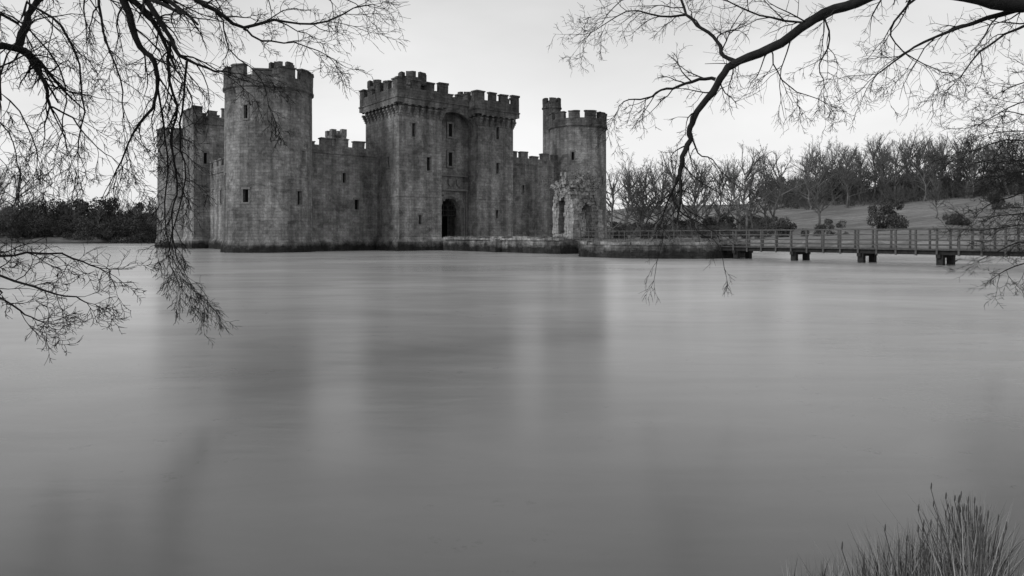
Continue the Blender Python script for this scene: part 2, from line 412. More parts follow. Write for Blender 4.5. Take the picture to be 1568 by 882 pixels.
def tuft_mesh(name,spots,mat,h=(.15,.4),nb=9,spread=.2,parent=None,wd=.012):
    V=[];Fc=[]
    for (x,y,z) in spots:
        for _ in range(nb):
            a=rnd.uniform(0,6.28); bx=x+rnd.gauss(0,spread);by=y+rnd.gauss(0,spread); H=rnd.uniform(*h); lean=rnd.uniform(.05,.5)*H
            w=wd*rnd.uniform(.6,1.4); px_,py_=-math.sin(a)*w,math.cos(a)*w; i=len(V)
            V+=[(bx-px_,by-py_,z),(bx+px_,by+py_,z),(bx+math.cos(a)*lean*.4-px_*.7,by+math.sin(a)*lean*.4-py_*.7,z+H*.6),(bx+math.cos(a)*lean*.4+px_*.7,by+math.sin(a)*lean*.4+py_*.7,z+H*.6),(bx+math.cos(a)*lean,by+math.sin(a)*lean,z+H)]
            Fc+=[(i,i+1,i+3,i+2),(i+2,i+3,i+4)]
    me=bpy.data.meshes.new(name); me.from_pydata(V,[],Fc); me.materials.append(mat)
    o=bpy.data.objects.new(name,me); scene.collection.objects.link(o)
    if parent: o.parent=parent
    return o
sp=[]
for _ in range(500):
    a=rnd.uniform(0,6.28); q=math.sqrt(rnd.random())*6.3; sp.append((ic.x+q*math.cos(a),ic.y+q*math.sin(a),1.05))
tuft_mesh('island_grass_tufts',sp,M_GRASS,parent=isl,wd=.03)
sp=[]
for _ in range(260):
    p=T(rnd.uniform(3,22),rnd.choice((-1,1))*rnd.uniform(1.6,2.5)); sp.append((p.x,p.y,1.32))
tuft_mesh('causeway_grass_tufts',sp,M_GRASS,parent=cw,wd=.03)

# ruined barbican: rough stones built up column by column, broken arch open to the sky
bar=empty('ruined_barbican')
mb=MB()
bc=T(20.4,.9)
def ruin_wall(a,b,thick,prof,hole=None,z0=1.2):
    a=Vector(a);b=Vector(b);d=(b-a);L=d.length;d.normalize();nn=Vector((d.y,-d.x))
    m=int(L/.26)
    for k in range(m):
        s=(k+.5)*L/m; f=s/L; zt=np.interp(f,[p[0] for p in prof],[p[1] for p in prof])+rnd.uniform(-.3,.3)
        z=z0
        while z<zt:
            h=rnd.uniform(.26,.4); z1=z+h
            if hole:
                c_,hw,hb,ht=hole; x=abs(s-c_)
                arch=ht-.7+.7*math.sqrt(max(0,1-(x/hw)**2)) if x<hw else -9
                if x<hw and z1>hb and z<arch: z=z1; continue
            ex=rnd.uniform(-.07,.1)
            ct=a+d*s
            mb.prism(ccw(boxpoly(ct,d,nn,L/m/2+rnd.uniform(0,.02),thick/2+ex)),z,z1+.01,jit=.035,u0=s+z*1.7)
            z=z1
fw,dp=1.4,1.2
c_=[bc+n*dp*a_+u*fw*b_ for a_,b_ in ((1,-1),(1,1),(-1,1),(-1,-1))]
ruin_wall(c_[0],c_[1],.8,[(0,6.1),(.15,6.7),(.3,7.0),(.55,6.7),(.72,6.0),(.85,5.2),(1,4.9)],hole=(1.3,.72,1.2,4.5))
ruin_wall(c_[3],c_[0],.8,[(0,5.0),(.2,6.2),(.45,6.9),(.7,7.2),(1,6.2)],hole=(1.25,.42,1.9,5.0))
ruin_wall(c_[2],c_[3],.8,[(0,6.4),(.5,6.9),(.75,5.0),(1,4.6)],hole=(1.4,.7,1.2,4.5))
ruin_wall(c_[1],c_[2],.7,[(0,4.8),(.5,6.0),(1,6.6)])
for k in range(90):
    p=bc+n*rnd.uniform(-1.3,1.75)+u*rnd.uniform(-1.95,1.0); z=rnd.uniform(5.3,6.5)
    s_=rnd.uniform(.16,.3)
    mb.prism(ccw(boxpoly(p,u,n,s_,s_)),z,z+rnd.uniform(.2,.4),jit=.06)
for s_,zz in ((-1,4.9),(1,4.1)):
    for q in range(10):
        z=1.2+q*(zz-1.2)/10; mb.prism(ccw(boxpoly(bc+n*(1.4+rnd.uniform(-.06,.06))+u*s_*1.6,u,n,.38-.015*q,.4-.02*q)),z,z+(zz-1.2)/10+.01,jit=.05,u0=q)
mb.obj('barbican_masonry',[stone('barbican_stone',.32,rubble=.14,bw=.45,rh=.3,wl=False)],bar)
V=[];Fc=[]
for _ in range(4200):
    p=bc+n*rnd.gauss(.2,1.05)+u*rnd.gauss(-.3,1.1); z=rnd.gauss(6.5,.45)-(.0 if rnd.random()<.7 else abs(rnd.gauss(0,1.0)))
    if z<3.5: continue
    i=len(V)
    for q in range(3): V.append((p.x+rnd.uniform(-.1,.1),p.y+rnd.uniform(-.1,.1),z+rnd.uniform(-.1,.1)))
    Fc.append((i,i+1,i+2))
me=bpy.data.meshes.new('ivy'); me.from_pydata(V,[],Fc); me.materials.append(M_LEAF); o=bpy.data.objects.new('ivy',me); scene.collection.objects.link(o); o.parent=bar

# ------------------------------------------------------------------ timber footbridge
def beam(mb,a,b,w,h,mi=0):
    a=Vector(a);b=Vector(b);d=(b-a).normalized(); up=Vector((0,0,1))
    if abs(d.z)>.9: up=Vector((u.x,u.y,0))
    s=d.cross(up).normalized()*w/2; t=s.cross(d).normalized()*h/2
    i=len(mb.v)
    for p in (a,b):
        for q in (-s-t,s-t,s+t,-s+t): mb.v.append(tuple(p+q))
    for f in ((0,1,2,3),(7,6,5,4),(0,4,5,1),(1,5,6,2),(2,6,7,3),(3,7,4,0)):
        mb.f.append(tuple(i+k for k in f)); mb.uv+=[(0,0)]*4; mb.mi.append(mi)
def P3(t,s,z): p=T(t,s); return (p.x,p.y,z)
br=empty('timber_footbridge')
t0,t1=37.6,66.0; zd=.88; hw=1.0
mb=MB(); t=t0
while t<t1:
    mb.prism(ccw(boxpoly(T(t+.07,0),n,u,.066,hw+.08+rnd.uniform(-.02,.02))),zd-.05,zd+rnd.uniform(0,.012)); t+=.145
for s_ in (-.8,0,.8): beam(mb,P3(t0,s_,zd-.18),P3(t1,s_,zd-.18),.14,.25,1)
mb.obj('deck',[M_WOOD,M_POST],br)
mb=MB()
for s_ in (-hw,hw):
    t=t0+.1; 
    while t<t1:
        z1=2.02+rnd.uniform(-.02,.02); beam(mb,P3(t,s_,zd-.35),P3(t+rnd.uniform(-.02,.02),s_,z1),.1,.1); t+=1.1
    for z,w in ((2.05,.13),(1.72,.06),(1.4,.06),(1.12,.06)): beam(mb,P3(t0,s_+(.05 if z<2 else 0)*np.sign(s_),z),P3(t1,s_+(.05 if z<2 else 0)*np.sign(s_),z),w,.07)
mb.obj('railings',[M_WOOD],br)
mb=MB()
for t in (38.9,43.3,47.7,52.1,56.5,60.9):
    for s_ in (-.75,.75):
        beam(mb,P3(t,s_,-1.5),P3(t,s_,zd-.3),.34,.34)
    beam(mb,P3(t,-1.15,zd-.38),P3(t,1.15,zd-.38),.22,.2)
mb.obj('piles',[M_POST],br)
lb=empty('link_footbridge'); mb=MB(); t=21.8
while t<25.3:
    mb.prism(ccw(boxpoly(T(t+.07,0),n,u,.066,1.0)),1.36,1.42); t+=.145
for s_ in (-.8,.8): beam(mb,P3(21.6,s_,1.26),P3(25.2,s_,1.26),.15,.2)
for s_ in (-1,1):
    for k in range(4): beam(mb,P3(22+k*1.05,s_,1.2),P3(22+k*1.05,s_,2.35),.07,.07)
    for z in (2.35,2.0,1.7): beam(mb,P3(21.8,s_,z),P3(25.3,s_,z),.05,.05)
mb.obj('link_bridge_timber',[M_WOOD],lb)
rl=empty('island_railing'); mb=MB()
for s_ in (-1.5,1.5):
    for k in range(8):
        t=25.4+k*1.7; beam(mb,P3(t,s_,1.0),P3(t,s_,2.05),.06,.06)
    for z in (2.05,1.7,1.35): beam(mb,P3(25.4,s_,z),P3(37.5,s_*.7,z),.04,.045)
mb.obj('rails',[M_WOOD],rl)

# ------------------------------------------------------------------ terrain
SH=np.array([(-90,14),(-40,1),(-8,2.1),(.7,2.1),(1.25,2.75),(3.2,2.9),(9,4),(22,14),(30,27),(34,33),(70,60),(66,73),(52,76),(40,79),(31,90),(24,106),(20,142),(-60,150),(-130,128),(-125,60)],float)
def sdf(X,Y):
    d=np.full(X.shape,1e9); ins=np.zeros(X.shape,bool); N=len(SH)
    for k in range(N):
        a=SH[k]; b=SH[(k+1)%N]; e_=b-a
        t=np.clip(((X-a[0])*e_[0]+(Y-a[1])*e_[1])/(e_@e_),0,1)
        d=np.minimum(d,np.hypot(X-a[0]-t*e_[0],Y-a[1]-t*e_[1]))
        c=((a[1]>Y)!=(b[1]>Y)); xx=(b[0]-a[0])*(Y-a[1])/((b[1]-a[1]) if b[1]!=a[1] else 1e-9)+a[0]
        ins^=(c&(X<xx))
    return np.where(ins,-d,d)
def ss(x): x=np.clip(x,0,1); return x*x*(3-2*x)
def hgt(X,Y):
    X=np.asarray(X,float);Y=np.asarray(Y,float)
    s=sdf(X,Y); D_=np.hypot(X,Y)
    w=np.clip(D_/40,0.0,1)
    s=s+w*(.8*np.sin(X*.31+Y*.17)+.5*np.sin(X*.83-Y*.57))
    bank=np.where(s<0,np.maximum(-1.3,s*.6),.0)
    top=.25+.95*np.clip(D_/30,0,1)
    up=top*ss(s/(1.5+1.5*w))
    und=w*(.12*np.sin(X*.21)*np.cos(Y*.27)+.3*np.sin(X*.05+1)*np.cos(Y*.043))*ss(s/12)
    right=ss((X-8)/55)
    hill=right*(12.5*ss((s-8)/165)+.012*np.maximum(0,s-60)) + (1-right)*(.01*np.maximum(0,s-10))
    hill=np.minimum(hill,24)*ss((Y-55)/30)
    return bank+up+und+hill
nr,na=330,520
rr=.4*np.exp(np.linspace(0,math.log(2500/.4),nr)); aa=np.linspace(0,2*math.pi,na,endpoint=False)
RR,AA=np.meshgrid(rr,aa,indexing='ij'); X=RR*np.sin(AA); Y=RR*np.cos(AA); Z=hgt(X,Y)
V=np.stack([X,Y,Z],-1).reshape(-1,3); 
I=np.arange(nr-1)[:,None]*na; K=np.arange(na)[None,:]; K2=(K+1)%na
Fq=np.stack([I+K,I+K2,I+na+K2,I+na+K],-1).reshape(-1,4)
c0=len(V); V=np.vstack([V,[[0,0,float(hgt(0,0))]]])
tri=[(c0,(k+1)%na,k) for k in range(na)]
me=bpy.data.meshes.new('ground'); me.from_pydata(V.tolist(),[],[tuple(f[::-1]) for f in Fq.tolist()]+[t_[::-1] for t_ in tri])
me.polygons.foreach_set('use_smooth',[True]*len(me.polygons))
m,nt,b=newmat('meadow_ground')
pos=nt.new('ShaderNodeNewGeometry').outputs['Position']
v=nt.maprange(nt.noise(pos,.06,6,.6),.35,.65,.14,.23)
v=nt.math('MULTIPLY',v,nt.maprange(nt.noise(pos,1.3,8,.75),.3,.7,.65,1.3))
v=nt.math('MULTIPLY',v,nt.maprange(nt.noise(nt.scalev(pos,(1,4,1)),.09,4,.6,1),.45,.6,.75,1.15))
sep=nt.new('ShaderNodeSeparateXYZ'); nt.link(pos,sep.inputs[0])
v=nt.math('MULTIPLY',v,nt.maprange(sep.outputs[2],.05,.5,.35,1.))
nt.link(nt.grey(v),b.inputs['Base Color'])
bp=nt.new('ShaderNodeBump'); bp.inputs['Strength'].default_value=.7; bp.inputs['Distance'].default_value=.15
nt.link(nt.noise(pos,3,8,.7),bp.inputs['Height']); nt.link(bp.outputs[0],b.inputs['Normal'])
me.materials.append(m); go=bpy.data.objects.new('ground',me); scene.collection.objects.link(go)
# water: wind-rippled; sky sheen painted into the colour, paler away from the near bank
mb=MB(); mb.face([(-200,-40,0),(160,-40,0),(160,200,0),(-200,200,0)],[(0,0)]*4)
m,nt,b=newmat('moat_water')
pos=nt.new('ShaderNodeNewGeometry').outputs['Position']
b.inputs['IOR'].default_value=1.38; b.inputs['Specular IOR Level'].default_value=.74
rg=nt.maprange(nt.noise(nt.scalev(pos,(.05,.16,1)),1,4,.5,.5),.3,.7,.18,.28)
nt.link(rg,b.inputs['Roughness'])
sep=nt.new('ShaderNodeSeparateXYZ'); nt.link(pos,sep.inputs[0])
painted_sheen=nt.new('ShaderNodeMapRange',interpolation_type='SMOOTHSTEP'); nt.link(sep.outputs[1],painted_sheen.inputs[0])
for i_,x_ in enumerate((1.,21.,.085,.36)): painted_sheen.inputs[i_+1].default_value=x_
c=nt.math('MULTIPLY',painted_sheen.outputs[0],nt.maprange(nt.noise(nt.scalev(pos,(.12,.3,1)),1,5,.6,.8),.3,.7,.80,1.2))
c=nt.math('MULTIPLY',c,nt.maprange(nt.noise(nt.scalev(pos,(.35,1,1)),.8,6,.6,1.2),.35,.65,.93,1.07))
fl=nt.maprange(nt.noise(pos,3.6,9,.8),.58,.68,0,.5)
cm=nt.maprange(nt.noise(pos,.45,3,.5),.48,.6,0,1)
fl=nt.math('SUBTRACT',1.0,nt.math('MULTIPLY',fl,cm))
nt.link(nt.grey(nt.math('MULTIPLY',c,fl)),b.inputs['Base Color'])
bp=nt.new('ShaderNodeBump'); bp.inputs['Strength'].default_value=.10; bp.inputs['Distance'].default_value=.05
nt.link(nt.noise(nt.scalev(pos,(.5,1.6,1)),1.2,4,.5,.4),bp.inputs['Height']); nt.link(bp.outputs[0],b.inputs['Normal'])
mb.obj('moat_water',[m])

# ------------------------------------------------------------------ branches
def tube_mesh(name,tubes,mat,parent=None,sides=3,link=True):
    VV=[];FF=[];off=0
    for pts,rad in tubes:
        P=np.asarray(pts,float); r=np.asarray(rad,float); k=len(P)
        sd=sides if r[0]<.03 else max(sides,6 if r[0]<.12 else 9)
        Tn=np.gradient(P,axis=0); Tn/=np.linalg.norm(Tn,axis=1)[:,None]+1e-9
        ref=np.array([.31,.77,.55]) if abs(Tn[0]@[.31,.77,.55])<.85 else np.array([.9,-.3,.2])
        a=np.cross(Tn,ref); a/=np.linalg.norm(a,axis=1)[:,None]+1e-9; c=np.cross(Tn,a)
        ang=np.arange(sd)*2*math.pi/sd
        ring=P[:,None,:]+r[:,None,None]*(a[:,None,:]*np.cos(ang)[None,:,None]+c[:,None,:]*np.sin(ang)[None,:,None])
        VV.append(ring.reshape(-1,3))
        i=(off+np.arange(k-1)*sd)[:,None]; q=np.arange(sd)[None,:]; q2=(q+1)%sd
        FF.append((np.stack([i+q,i+q2,i+sd+q2,i+sd+q],-1).reshape(-1,4))); off+=k*sd
    V=np.vstack(VV);Fa=np.vstack(FF)
    me=bpy.data.meshes.new(name); me.vertices.add(len(V)); me.vertices.foreach_set('co',V.ravel())
    me.loops.add(Fa.size); me.loops.foreach_set('vertex_index',Fa.ravel().astype(np.int32))
    me.polygons.add(len(Fa)); me.polygons.foreach_set('loop_start',np.arange(0,Fa.size,4,dtype=np.int32)); 
    me.polygons.foreach_set('use_smooth',np.ones(len(Fa),bool))
    me.update(calc_edges=True); me.materials.append(mat)
    if not link: return me
    o=bpy.data.objects.new(name,me); scene.collection.objects.link(o)
    if parent: o.parent=parent
    return o
def rv(r_): 
    return Vector((r_.gauss(0,1),r_.gauss(0,1),r_.gauss(0,1))).normalized()
def grow(out,p,d,L,r,lv,mx,g,droop=.05,wig=.25,kids=(6,5,4),lf=.55,rmin=.003,ns=5,spread=(.5,1.1),flat=0.):
    pts=[tuple(p)];rad=[r];p=Vector(p);d=Vector(d).normalized();ds=[d.copy()]
    for i in range(ns):
        d=(d+rv(g)*wig+Vector((0,0,-droop))).normalized(); p=p+d*L/ns
        pts.append(tuple(p)); rad.append(max(rmin*.6,r*(1-.72*(i+1)/ns))); ds.append(d.copy())
    out.append((pts,rad))
    if lv<mx:
        for k in range(kids[min(lv,len(kids)-1)]):
            f=g.uniform(.18,1.0)*ns; i=min(ns-1,int(f)); fr=f-i
            q=Vector(pts[i]).lerp(Vector(pts[i+1]),fr); rr_=rad[i]+(rad[i+1]-rad[i])*fr
            ax=ds[i].cross(rv(g))
            if ax.length<.1: continue
            ax.normalize(); ang=g.uniform(*spread)
            nd=(ds[i]*math.cos(ang)+ax*math.sin(ang)); nd.y*=(1-flat)
            grow(out,q,nd,L*lf*g.uniform(.6,1.25)*(1-.35*f/ns),max(rmin,rr_*.6),lv+1,mx,g,droop,wig,kids,lf,rmin,max(3,ns-1),spread,flat)
def limb(out,guide,g,r0,r1,step=.32,L=(.7,1.5),mx=2,droop=.05,kids=(6,5,3),start=0.,twr=.012,wig=.34,rmin=.003):
    step*=.78
    P=[Vector(q) for q in guide]
    pts=[]
    for i in range(len(P)-1):
        a=P[max(0,i-1)];b=P[i];c=P[i+1];d=P[min(len(P)-1,i+2)]; m=max(3,int((c-b).length/.14))
        for k in range(m):
            t=k/m; pts.append(.5*((2*b)+(c-a)*t+(2*a-5*b+4*c-d)*t*t+(3*b-a-3*c+d)*t**3))
    pts.append(P[-1]); n_=len(pts)
    pts=[p+rv(g)*.014 for p in pts]
    rad=[(r0+(r1-r0)*(k/(n_-1))**.8)*g.uniform(.92,1.1) for k in range(n_)]
    out.append(([tuple(p) for p in pts],rad))
    acc=0
    for k in range(1,n_-1):
        acc+=(pts[k]-pts[k-1]).length
        if k/n_>start and acc>step*g.uniform(.6,1.4):
            acc=0; d=(pts[k+1]-pts[k-1]).normalized(); ax=d.cross(rv(g)).normalized(); ang=g.uniform(.5,1.2)
            grow(out,pts[k],d*math.cos(ang)+ax*math.sin(ang),g.uniform(*L),min(rad[k]*.55,twr),0,mx,g,droop,wig,kids,rmin=rmin)
    d=(pts[-1]-pts[-3]).normalized()
    for _ in range(3): grow(out,pts[-1],d+rv(g)*.4,L[1]*.7,r1*.8,0,mx,g,droop,wig,kids,rmin=rmin)
def gd(lst,d0,d1):
    m=len(lst)-1
    return [px_world(p[0],p[1],d0+(d1-d0)*i/max(1,m)) for i,p in enumerate(lst)]
# right overhanging tree
g=random.Random(21); out=[]
crot=Vector((12.3,6.2,4.6))
out.append(([(13.2,5.4,-.3),(13.0,5.6,.6),(12.8,5.8,2.4),tuple(crot),(12.0,6.6,7.5),(11.6,7.2,11)],[.5,.38,.33,.3,.2,.1]))
hub=[tuple(crot),(10.6,7.0,5.6),(8.6,8.0,6.0)]
main=hub+gd([(1640,-22),(1568,8)],8.2,8.4)
limb(out,main+gd([(1500,-3),(1420,-18)],8.4,8.6),g,.26,.07,start=.35,L=(.4,.9),step=.6)
limb(out,gd([(1500,-10),(1400,-30),(1330,-4),(1262,22),(1225,45),(1180,74),(1132,92),(1108,112),(1092,140),(1068,172),(1056,196),(1057,214),(1046,240),(1040,268)],8.6,9.2),g,.09,.028,start=.15,L=(.45,1.25),step=.22)
limb(out,gd([(1040,268),(1030,292),(1036,315),(1056,334),(1090,352)],9.2,9.2),g,.022,.006,L=(.25,.55),step=.2,mx=1)
limb(out,gd([(1128,94),(1108,86),(1098,62),(1075,44),(1052,22),(1040,-10)],9.1,9.6),g,.03,.018,L=(.4,.95),step=.2)
limb(out,gd([(1096,120),(1070,122),(1040,132),(1012,138),(990,150),(962,152),(945,168)],9.1,9.4),g,.03,.006,L=(.3,.7),step=.16)
limb(out,gd([(1058,205),(1070,235),(1090,245),(1104,262)],9.2,9.1),g,.016,.005,L=(.2,.5),step=.2,mx=1)
limb(out,gd([(1056,334),(1070,355),(1100,375),(1112,425)],9.2,9.2),g,.008,.004,L=(.2,.35),step=.2,mx=1,droop=.2)
limb(out,gd([(1036,318),(1018,345),(1010,385),(1000,430)],9.2,9.2),g,.008,.004,L=(.2,.4),step=.2,mx=1,droop=.2)
limb(out,gd([(1052,22),(1010,25),(960,18),(905,50)],9.6,9.9),g,.02,.006,L=(.4,.8),step=.15)
limb(out,gd([(1075,-20),(1010,-12),(950,2),(925,30)],9.8,9.9),g,.02,.006,L=(.4,.7),step=.2)
limb(out,gd([(1260,25),(1270,60),(1255,100),(1262,130)],8.9,9.1),g,.016,.006,L=(.4,.8),step=.2,droop=.12)
limb(out,gd([(1180,74),(1190,110),(1220,140),(1262,155)],9.0,9.3),g,.014,.005,L=(.3,.6),step=.2,droop=.08)
limb(out,gd([(1568,12),(1510,28),(1450,50),(1400,72),(1345,112)],8.4,9.4),g,.04,.008,L=(.5,1.0),step=.2,droop=.06)
limb(out,gd([(1640,20),(1560,42),(1500,80),(1470,118)],8.4,8.8),g,.03,.007,L=(.4,.8),step=.25,droop=.1)
limb(out,gd([(1420,-18),(1380,20),(1362,55),(1400,90),(1440,110)],8.6,9.0),g,.02,.006,L=(.4,.8),step=.2,droop=.1)
limb(out,gd([(1240,36),(1180,28),(1130,10),(1090,-8)],9,9.3),g,.02,.008,L=(.4,.9),step=.2)
for q in ([(1680,150),(1600,150),(1545,165),(1500,190)],[(1680,300),(1600,225),(1540,215),(1490,230)],[(1700,330),(1610,290),(1550,300),(1505,318)],[(1700,380),(1620,350),(1560,345),(1500,352)],[(1700,380),(1620,375),(1560,372),(1510,395)],[(1700,410),(1620,400),(1570,402),(1530,418)],[(1680,250),(1610,262),(1560,262),(1520,275)],[(1680,120),(1620,130),(1575,125),(1535,140)],
          [(1690,200),(1620,200),(1570,200),(1520,205)],[(1700,300),(1630,310),(1575,325),(1520,332)],[(1690,240),(1620,240),(1565,245),(1525,250)],[(1690,170),(1630,180),(1580,178),(1540,170)],[(1700,360),(1640,330),(1590,290),(1560,270)]):
    limb(out,[(12.6,6.1,2.5),]+gd(q,9,10.5),g,.05,.007,L=(.4,.8),step=.15,start=.45,droop=.0)
tr=empty('bare_tree'); tube_mesh('trunk_and_branches',out,M_BARK,tr)
# left overhanging tree
g=random.Random(5); out=[]
crot=(-10.2,1.4,4.2)
out.append(([(-10.6,.6,-.3),(-10.5,.8,.6),(-10.4,1.1,2.4),crot,(-9.6,2.4,7.5),(-9.0,3,11)],[.55,.42,.36,.32,.22,.1]))
h1=[crot,(-9.8,3.5,6.0),(-8.4,5.6,6.8)]
def L1(pts,d0,d1,r0,r1,**k): limb(out,h1+gd(pts,d0,d1),g,r0,r1,**k)
L1([(-60,120),(-10,72),(30,74),(44,82)],6.6,7.2,.11,.035,start=.6,L=(.5,1.1),step=.25,droop=.12)
limb(out,gd([(30,74),(50,95),(72,140),(74,162)],7.2,7.4),g,.03,.014,L=(.4,.9),step=.16,droop=.14)
limb(out,gd([(74,162),(110,180),(140,215),(170,240)],7.4,7.6),g,.014,.005,L=(.4,.8),step=.18,droop=.16)
limb(out,gd([(30,74),(38,40),(50,15),(75,-15)],7.2,7.2),g,.04,.03,L=(.4,.9),step=.25)
L1([(-40,-60),(80,-50),(180,-30)],6.8,7.2,.13,.05,start=.7,step=.4)
limb(out,gd([(180,-30),(196,20),(214,70),(238,95),(240,125),(232,165),(205,205),(178,262)],7.2,7.6),g,.045,.008,L=(.45,1.0),step=.2,droop=.14)
limb(out,gd([(120,-45),(150,-10),(160,50),(185,120),(188,170)],7.1,7.3),g,.024,.006,L=(.45,1.0),step=.2,droop=.16)
limb(out,gd([(200,-30),(236,20),(262,62),(285,92),(330,108),(352,112)],7.2,7.6),g,.038,.007,L=(.4,.9),step=.2,droop=.12)
limb(out,gd([(262,62),(258,110),(270,160),(262,220),(272,280),(262,330),(268,380),(285,425),(310,462)],7.4,7.9),g,.022,.004,L=(.3,.6),step=.10,droop=.2,mx=2)
limb(out,gd([(285,92),(282,150),(275,210),(285,270),(270,340),(258,390),(275,435)],7.5,7.9),g,.016,.004,L=(.25,.5),step=.10,droop=.2,mx=2)
limb(out,gd([(240,125),(250,190),(258,260),(252,330),(262,390),(290,435)],7.6,7.9),g,.015,.004,L=(.25,.5),step=.11,droop=.2,mx=2)
limb(out,gd([(180,-30),(270,-12),(330,15),(372,42),(420,30),(480,38),(540,14)],7.2,7.8),g,.04,.007,L=(.4,.95),step=.19,droop=.05)
limb(out,gd([(372,42),(400,62),(452,66),(500,84)],7.6,7.8),g,.016,.006,L=(.3,.7),step=.16,droop=.1)
limb(out,gd([(300,0),(340,30),(352,75),(400,120),(412,160)],7.4,7.7),g,.013,.004,L=(.3,.6),step=.2,droop=.2)
limb(out,gd([(270,-12),(360,-20),(450,-12),(520,-5)],7.3,7.8),g,.03,.01,L=(.4,.8),step=.22,droop=.08)
L1([(-40,0),(40,5),(95,40),(120,100),(128,170),(120,230)],6.7,7.3,.07,.006,start=.65,L=(.4,.9),step=.18,droop=.18)
L1([(-60,150),(0,140),(40,190),(60,240)],6.6,7,.04,.006,start=.7,L=(.4,.8),step=.18,droop=.16)
L1([(-60,60),(0,20),(60,60),(100,130),(95,200)],6.9,7.6,.05,.006,start=.6,L=(.4,.9),step=.2,droop=.16)
L1([(-60,200),(-10,180),(20,220),(30,260)],6.6,7,.03,.005,start=.7,L=(.4,.8),step=.16,droop=.12)
h1=[crot,(-8.6,3.0,3.6),(-7.0,4.6,2.4)]
L1([(-60,370),(0,392),(60,386),(110,394),(150,412)],5.9,6.3,.06,.006,start=.7,L=(.3,.6),step=.12,droop=.02)
L1([(-60,395),(0,420),(70,446),(115,455),(132,464)],5.9,6.2,.05,.005,start=.7,L=(.3,.55),step=.11,droop=.02)
L1([(-60,420),(0,455),(40,480),(64,490)],5.9,6.2,.04,.005,start=.7,L=(.25,.5),step=.11,droop=.0)
tr=empty('bare_tree'); tube_mesh('trunk_and_branches',out,M_BARK,tr)

# ------------------------------------------------------------------ distant trees
variants=[]
for vv in range(7):
    g=random.Random(100+vv); out=[]
    out_pts=[(0,0,-.03)]; p=Vector((0,0,-.03)); rad=[.020]
    for i in range(9):
        p=p+Vector((g.gauss(0,.014),g.gauss(0,.014),.075)); out_pts.append(tuple(p)); rad.append(.018*(1-.1*(i+1)))
    out.append((out_pts,rad))
    nb=20
    for k in range(nb):
        z=.16+.50*(k+g.random())/nb; i=min(8,int((z+.03)/.075)); q=Vector(out_pts[i]).lerp(Vector(out_pts[min(9,i+1)]),g.random())
        a=g.uniform(0,6.28); el=g.uniform(.15,.9)+.6*(z-.14)/.5
        grow(out,q,(math.cos(a)*math.cos(el),math.sin(a)*math.cos(el),math.sin(el)),g.uniform(.24,.38)*(1.1-.25*z),.008,0,3,g,-.06,.2,(6,4,4),.5,.0010,4,(.3,.8))
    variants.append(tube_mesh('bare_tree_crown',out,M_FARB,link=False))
def leafcloud(name,N,g,lumps=14,leaf=.045,mat=M_LEAF):
    V=[];Fc=[]
    L_=[(g.gauss(0,.42),g.gauss(0,.42),abs(g.gauss(.32,.26)),g.uniform(.16,.36)) for _ in range(lumps)]
    for _ in range(N):
        x,y,z,r=g.choice(L_); d=rv(g)*r*g.uniform(.55,1.08)
        c=Vector((x,y,max(.0,z+d.z*.9)))+Vector((d.x,d.y,0)); a=rv(g)*leaf*g.uniform(.6,1.4); b=a.cross(rv(g)).normalized()*leaf*.8
        i=len(V); V+=[tuple(c-a),tuple(c+b),tuple(c+a),tuple(c-b)]; Fc.append((i,i+1,i+2,i+3))
    me=bpy.data.meshes.new(name); me.from_pydata(V,[],Fc); me.materials.append(mat); return me
bushes=[leafcloud('bush_foliage',5500,random.Random(50+k),16,.03) for k in range(4)]
M_BR=simple('bare_scrub',.06,.14,.5)
scrubs=[]
for k in range(3):
    g=random.Random(80+k); out=[]
    for _ in range(16):
        a=g.uniform(0,6.28); el=g.uniform(.5,1.4); q=Vector((g.gauss(0,.35),g.gauss(0,.35),-.03))
        grow(out,q,(math.cos(a)*math.cos(el),math.sin(a)*math.cos(el),math.sin(el)),g.uniform(.6,1.0),.016,0,2,g,-.03,.22,(8,6),.5,.004,4,(.3,.8))
    scrubs.append(tube_mesh('scrub_twigs',out,M_BR,link=False))
g=random.Random(3)
def put(me,name,x,y,s,parent,sx=1.,sz=1.):
    o=bpy.data.objects.new(name,me); scene.collection.objects.link(o)
    o.location=(x,y,float(hgt(np.array([x]),np.array([y]))[0])-.1); o.scale=(s*sx,s*sx,s*sz); o.rotation_euler=(0,0,g.uniform(0,6.28)); o.parent=parent
    return o
wood=empty('distant_woodland')
def row(k,px0,px1,d0,d1,h0,h1,wide=1.0,sh=None):
    for i in range(k):
        px=px0+(px1-px0)*(i+g.uniform(0,1))/k; d=g.uniform(d0,d1); x=(px-784)/F*d
        h=g.uniform(h0,h1)
        put(g.choice(variants),'woodland_tree',x,d,h,wood,sx=wide*g.uniform(.85,1.15))
def scr(k,px0,px1,d0,d1,s0,s1,pal,sz=.7):
    for i in range(k):
        px=px0+(px1-px0)*(i+g.uniform(0,1))/k; d=g.uniform(d0,d1); put(g.choice(pal),'woodland_undergrowth',(px-784)/F*d,d,g.uniform(s0,s1),wood,sz=sz*g.uniform(.7,1.3))
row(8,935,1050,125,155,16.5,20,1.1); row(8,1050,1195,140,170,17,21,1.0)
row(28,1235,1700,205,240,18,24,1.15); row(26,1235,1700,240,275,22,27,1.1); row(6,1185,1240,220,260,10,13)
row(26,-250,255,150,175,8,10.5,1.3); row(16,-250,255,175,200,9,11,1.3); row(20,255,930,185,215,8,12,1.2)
scr(36,-300,260,142,165,3.5,6,scrubs+bushes,.9); scr(36,-300,260,165,185,6,8,bushes,1.0)
scr(24,250,935,165,190,4,7,scrubs+bushes); scr(20,930,1180,118,145,2.5,4.2,scrubs,.8); scr(12,930,1180,160,180,4,6,bushes,.8)
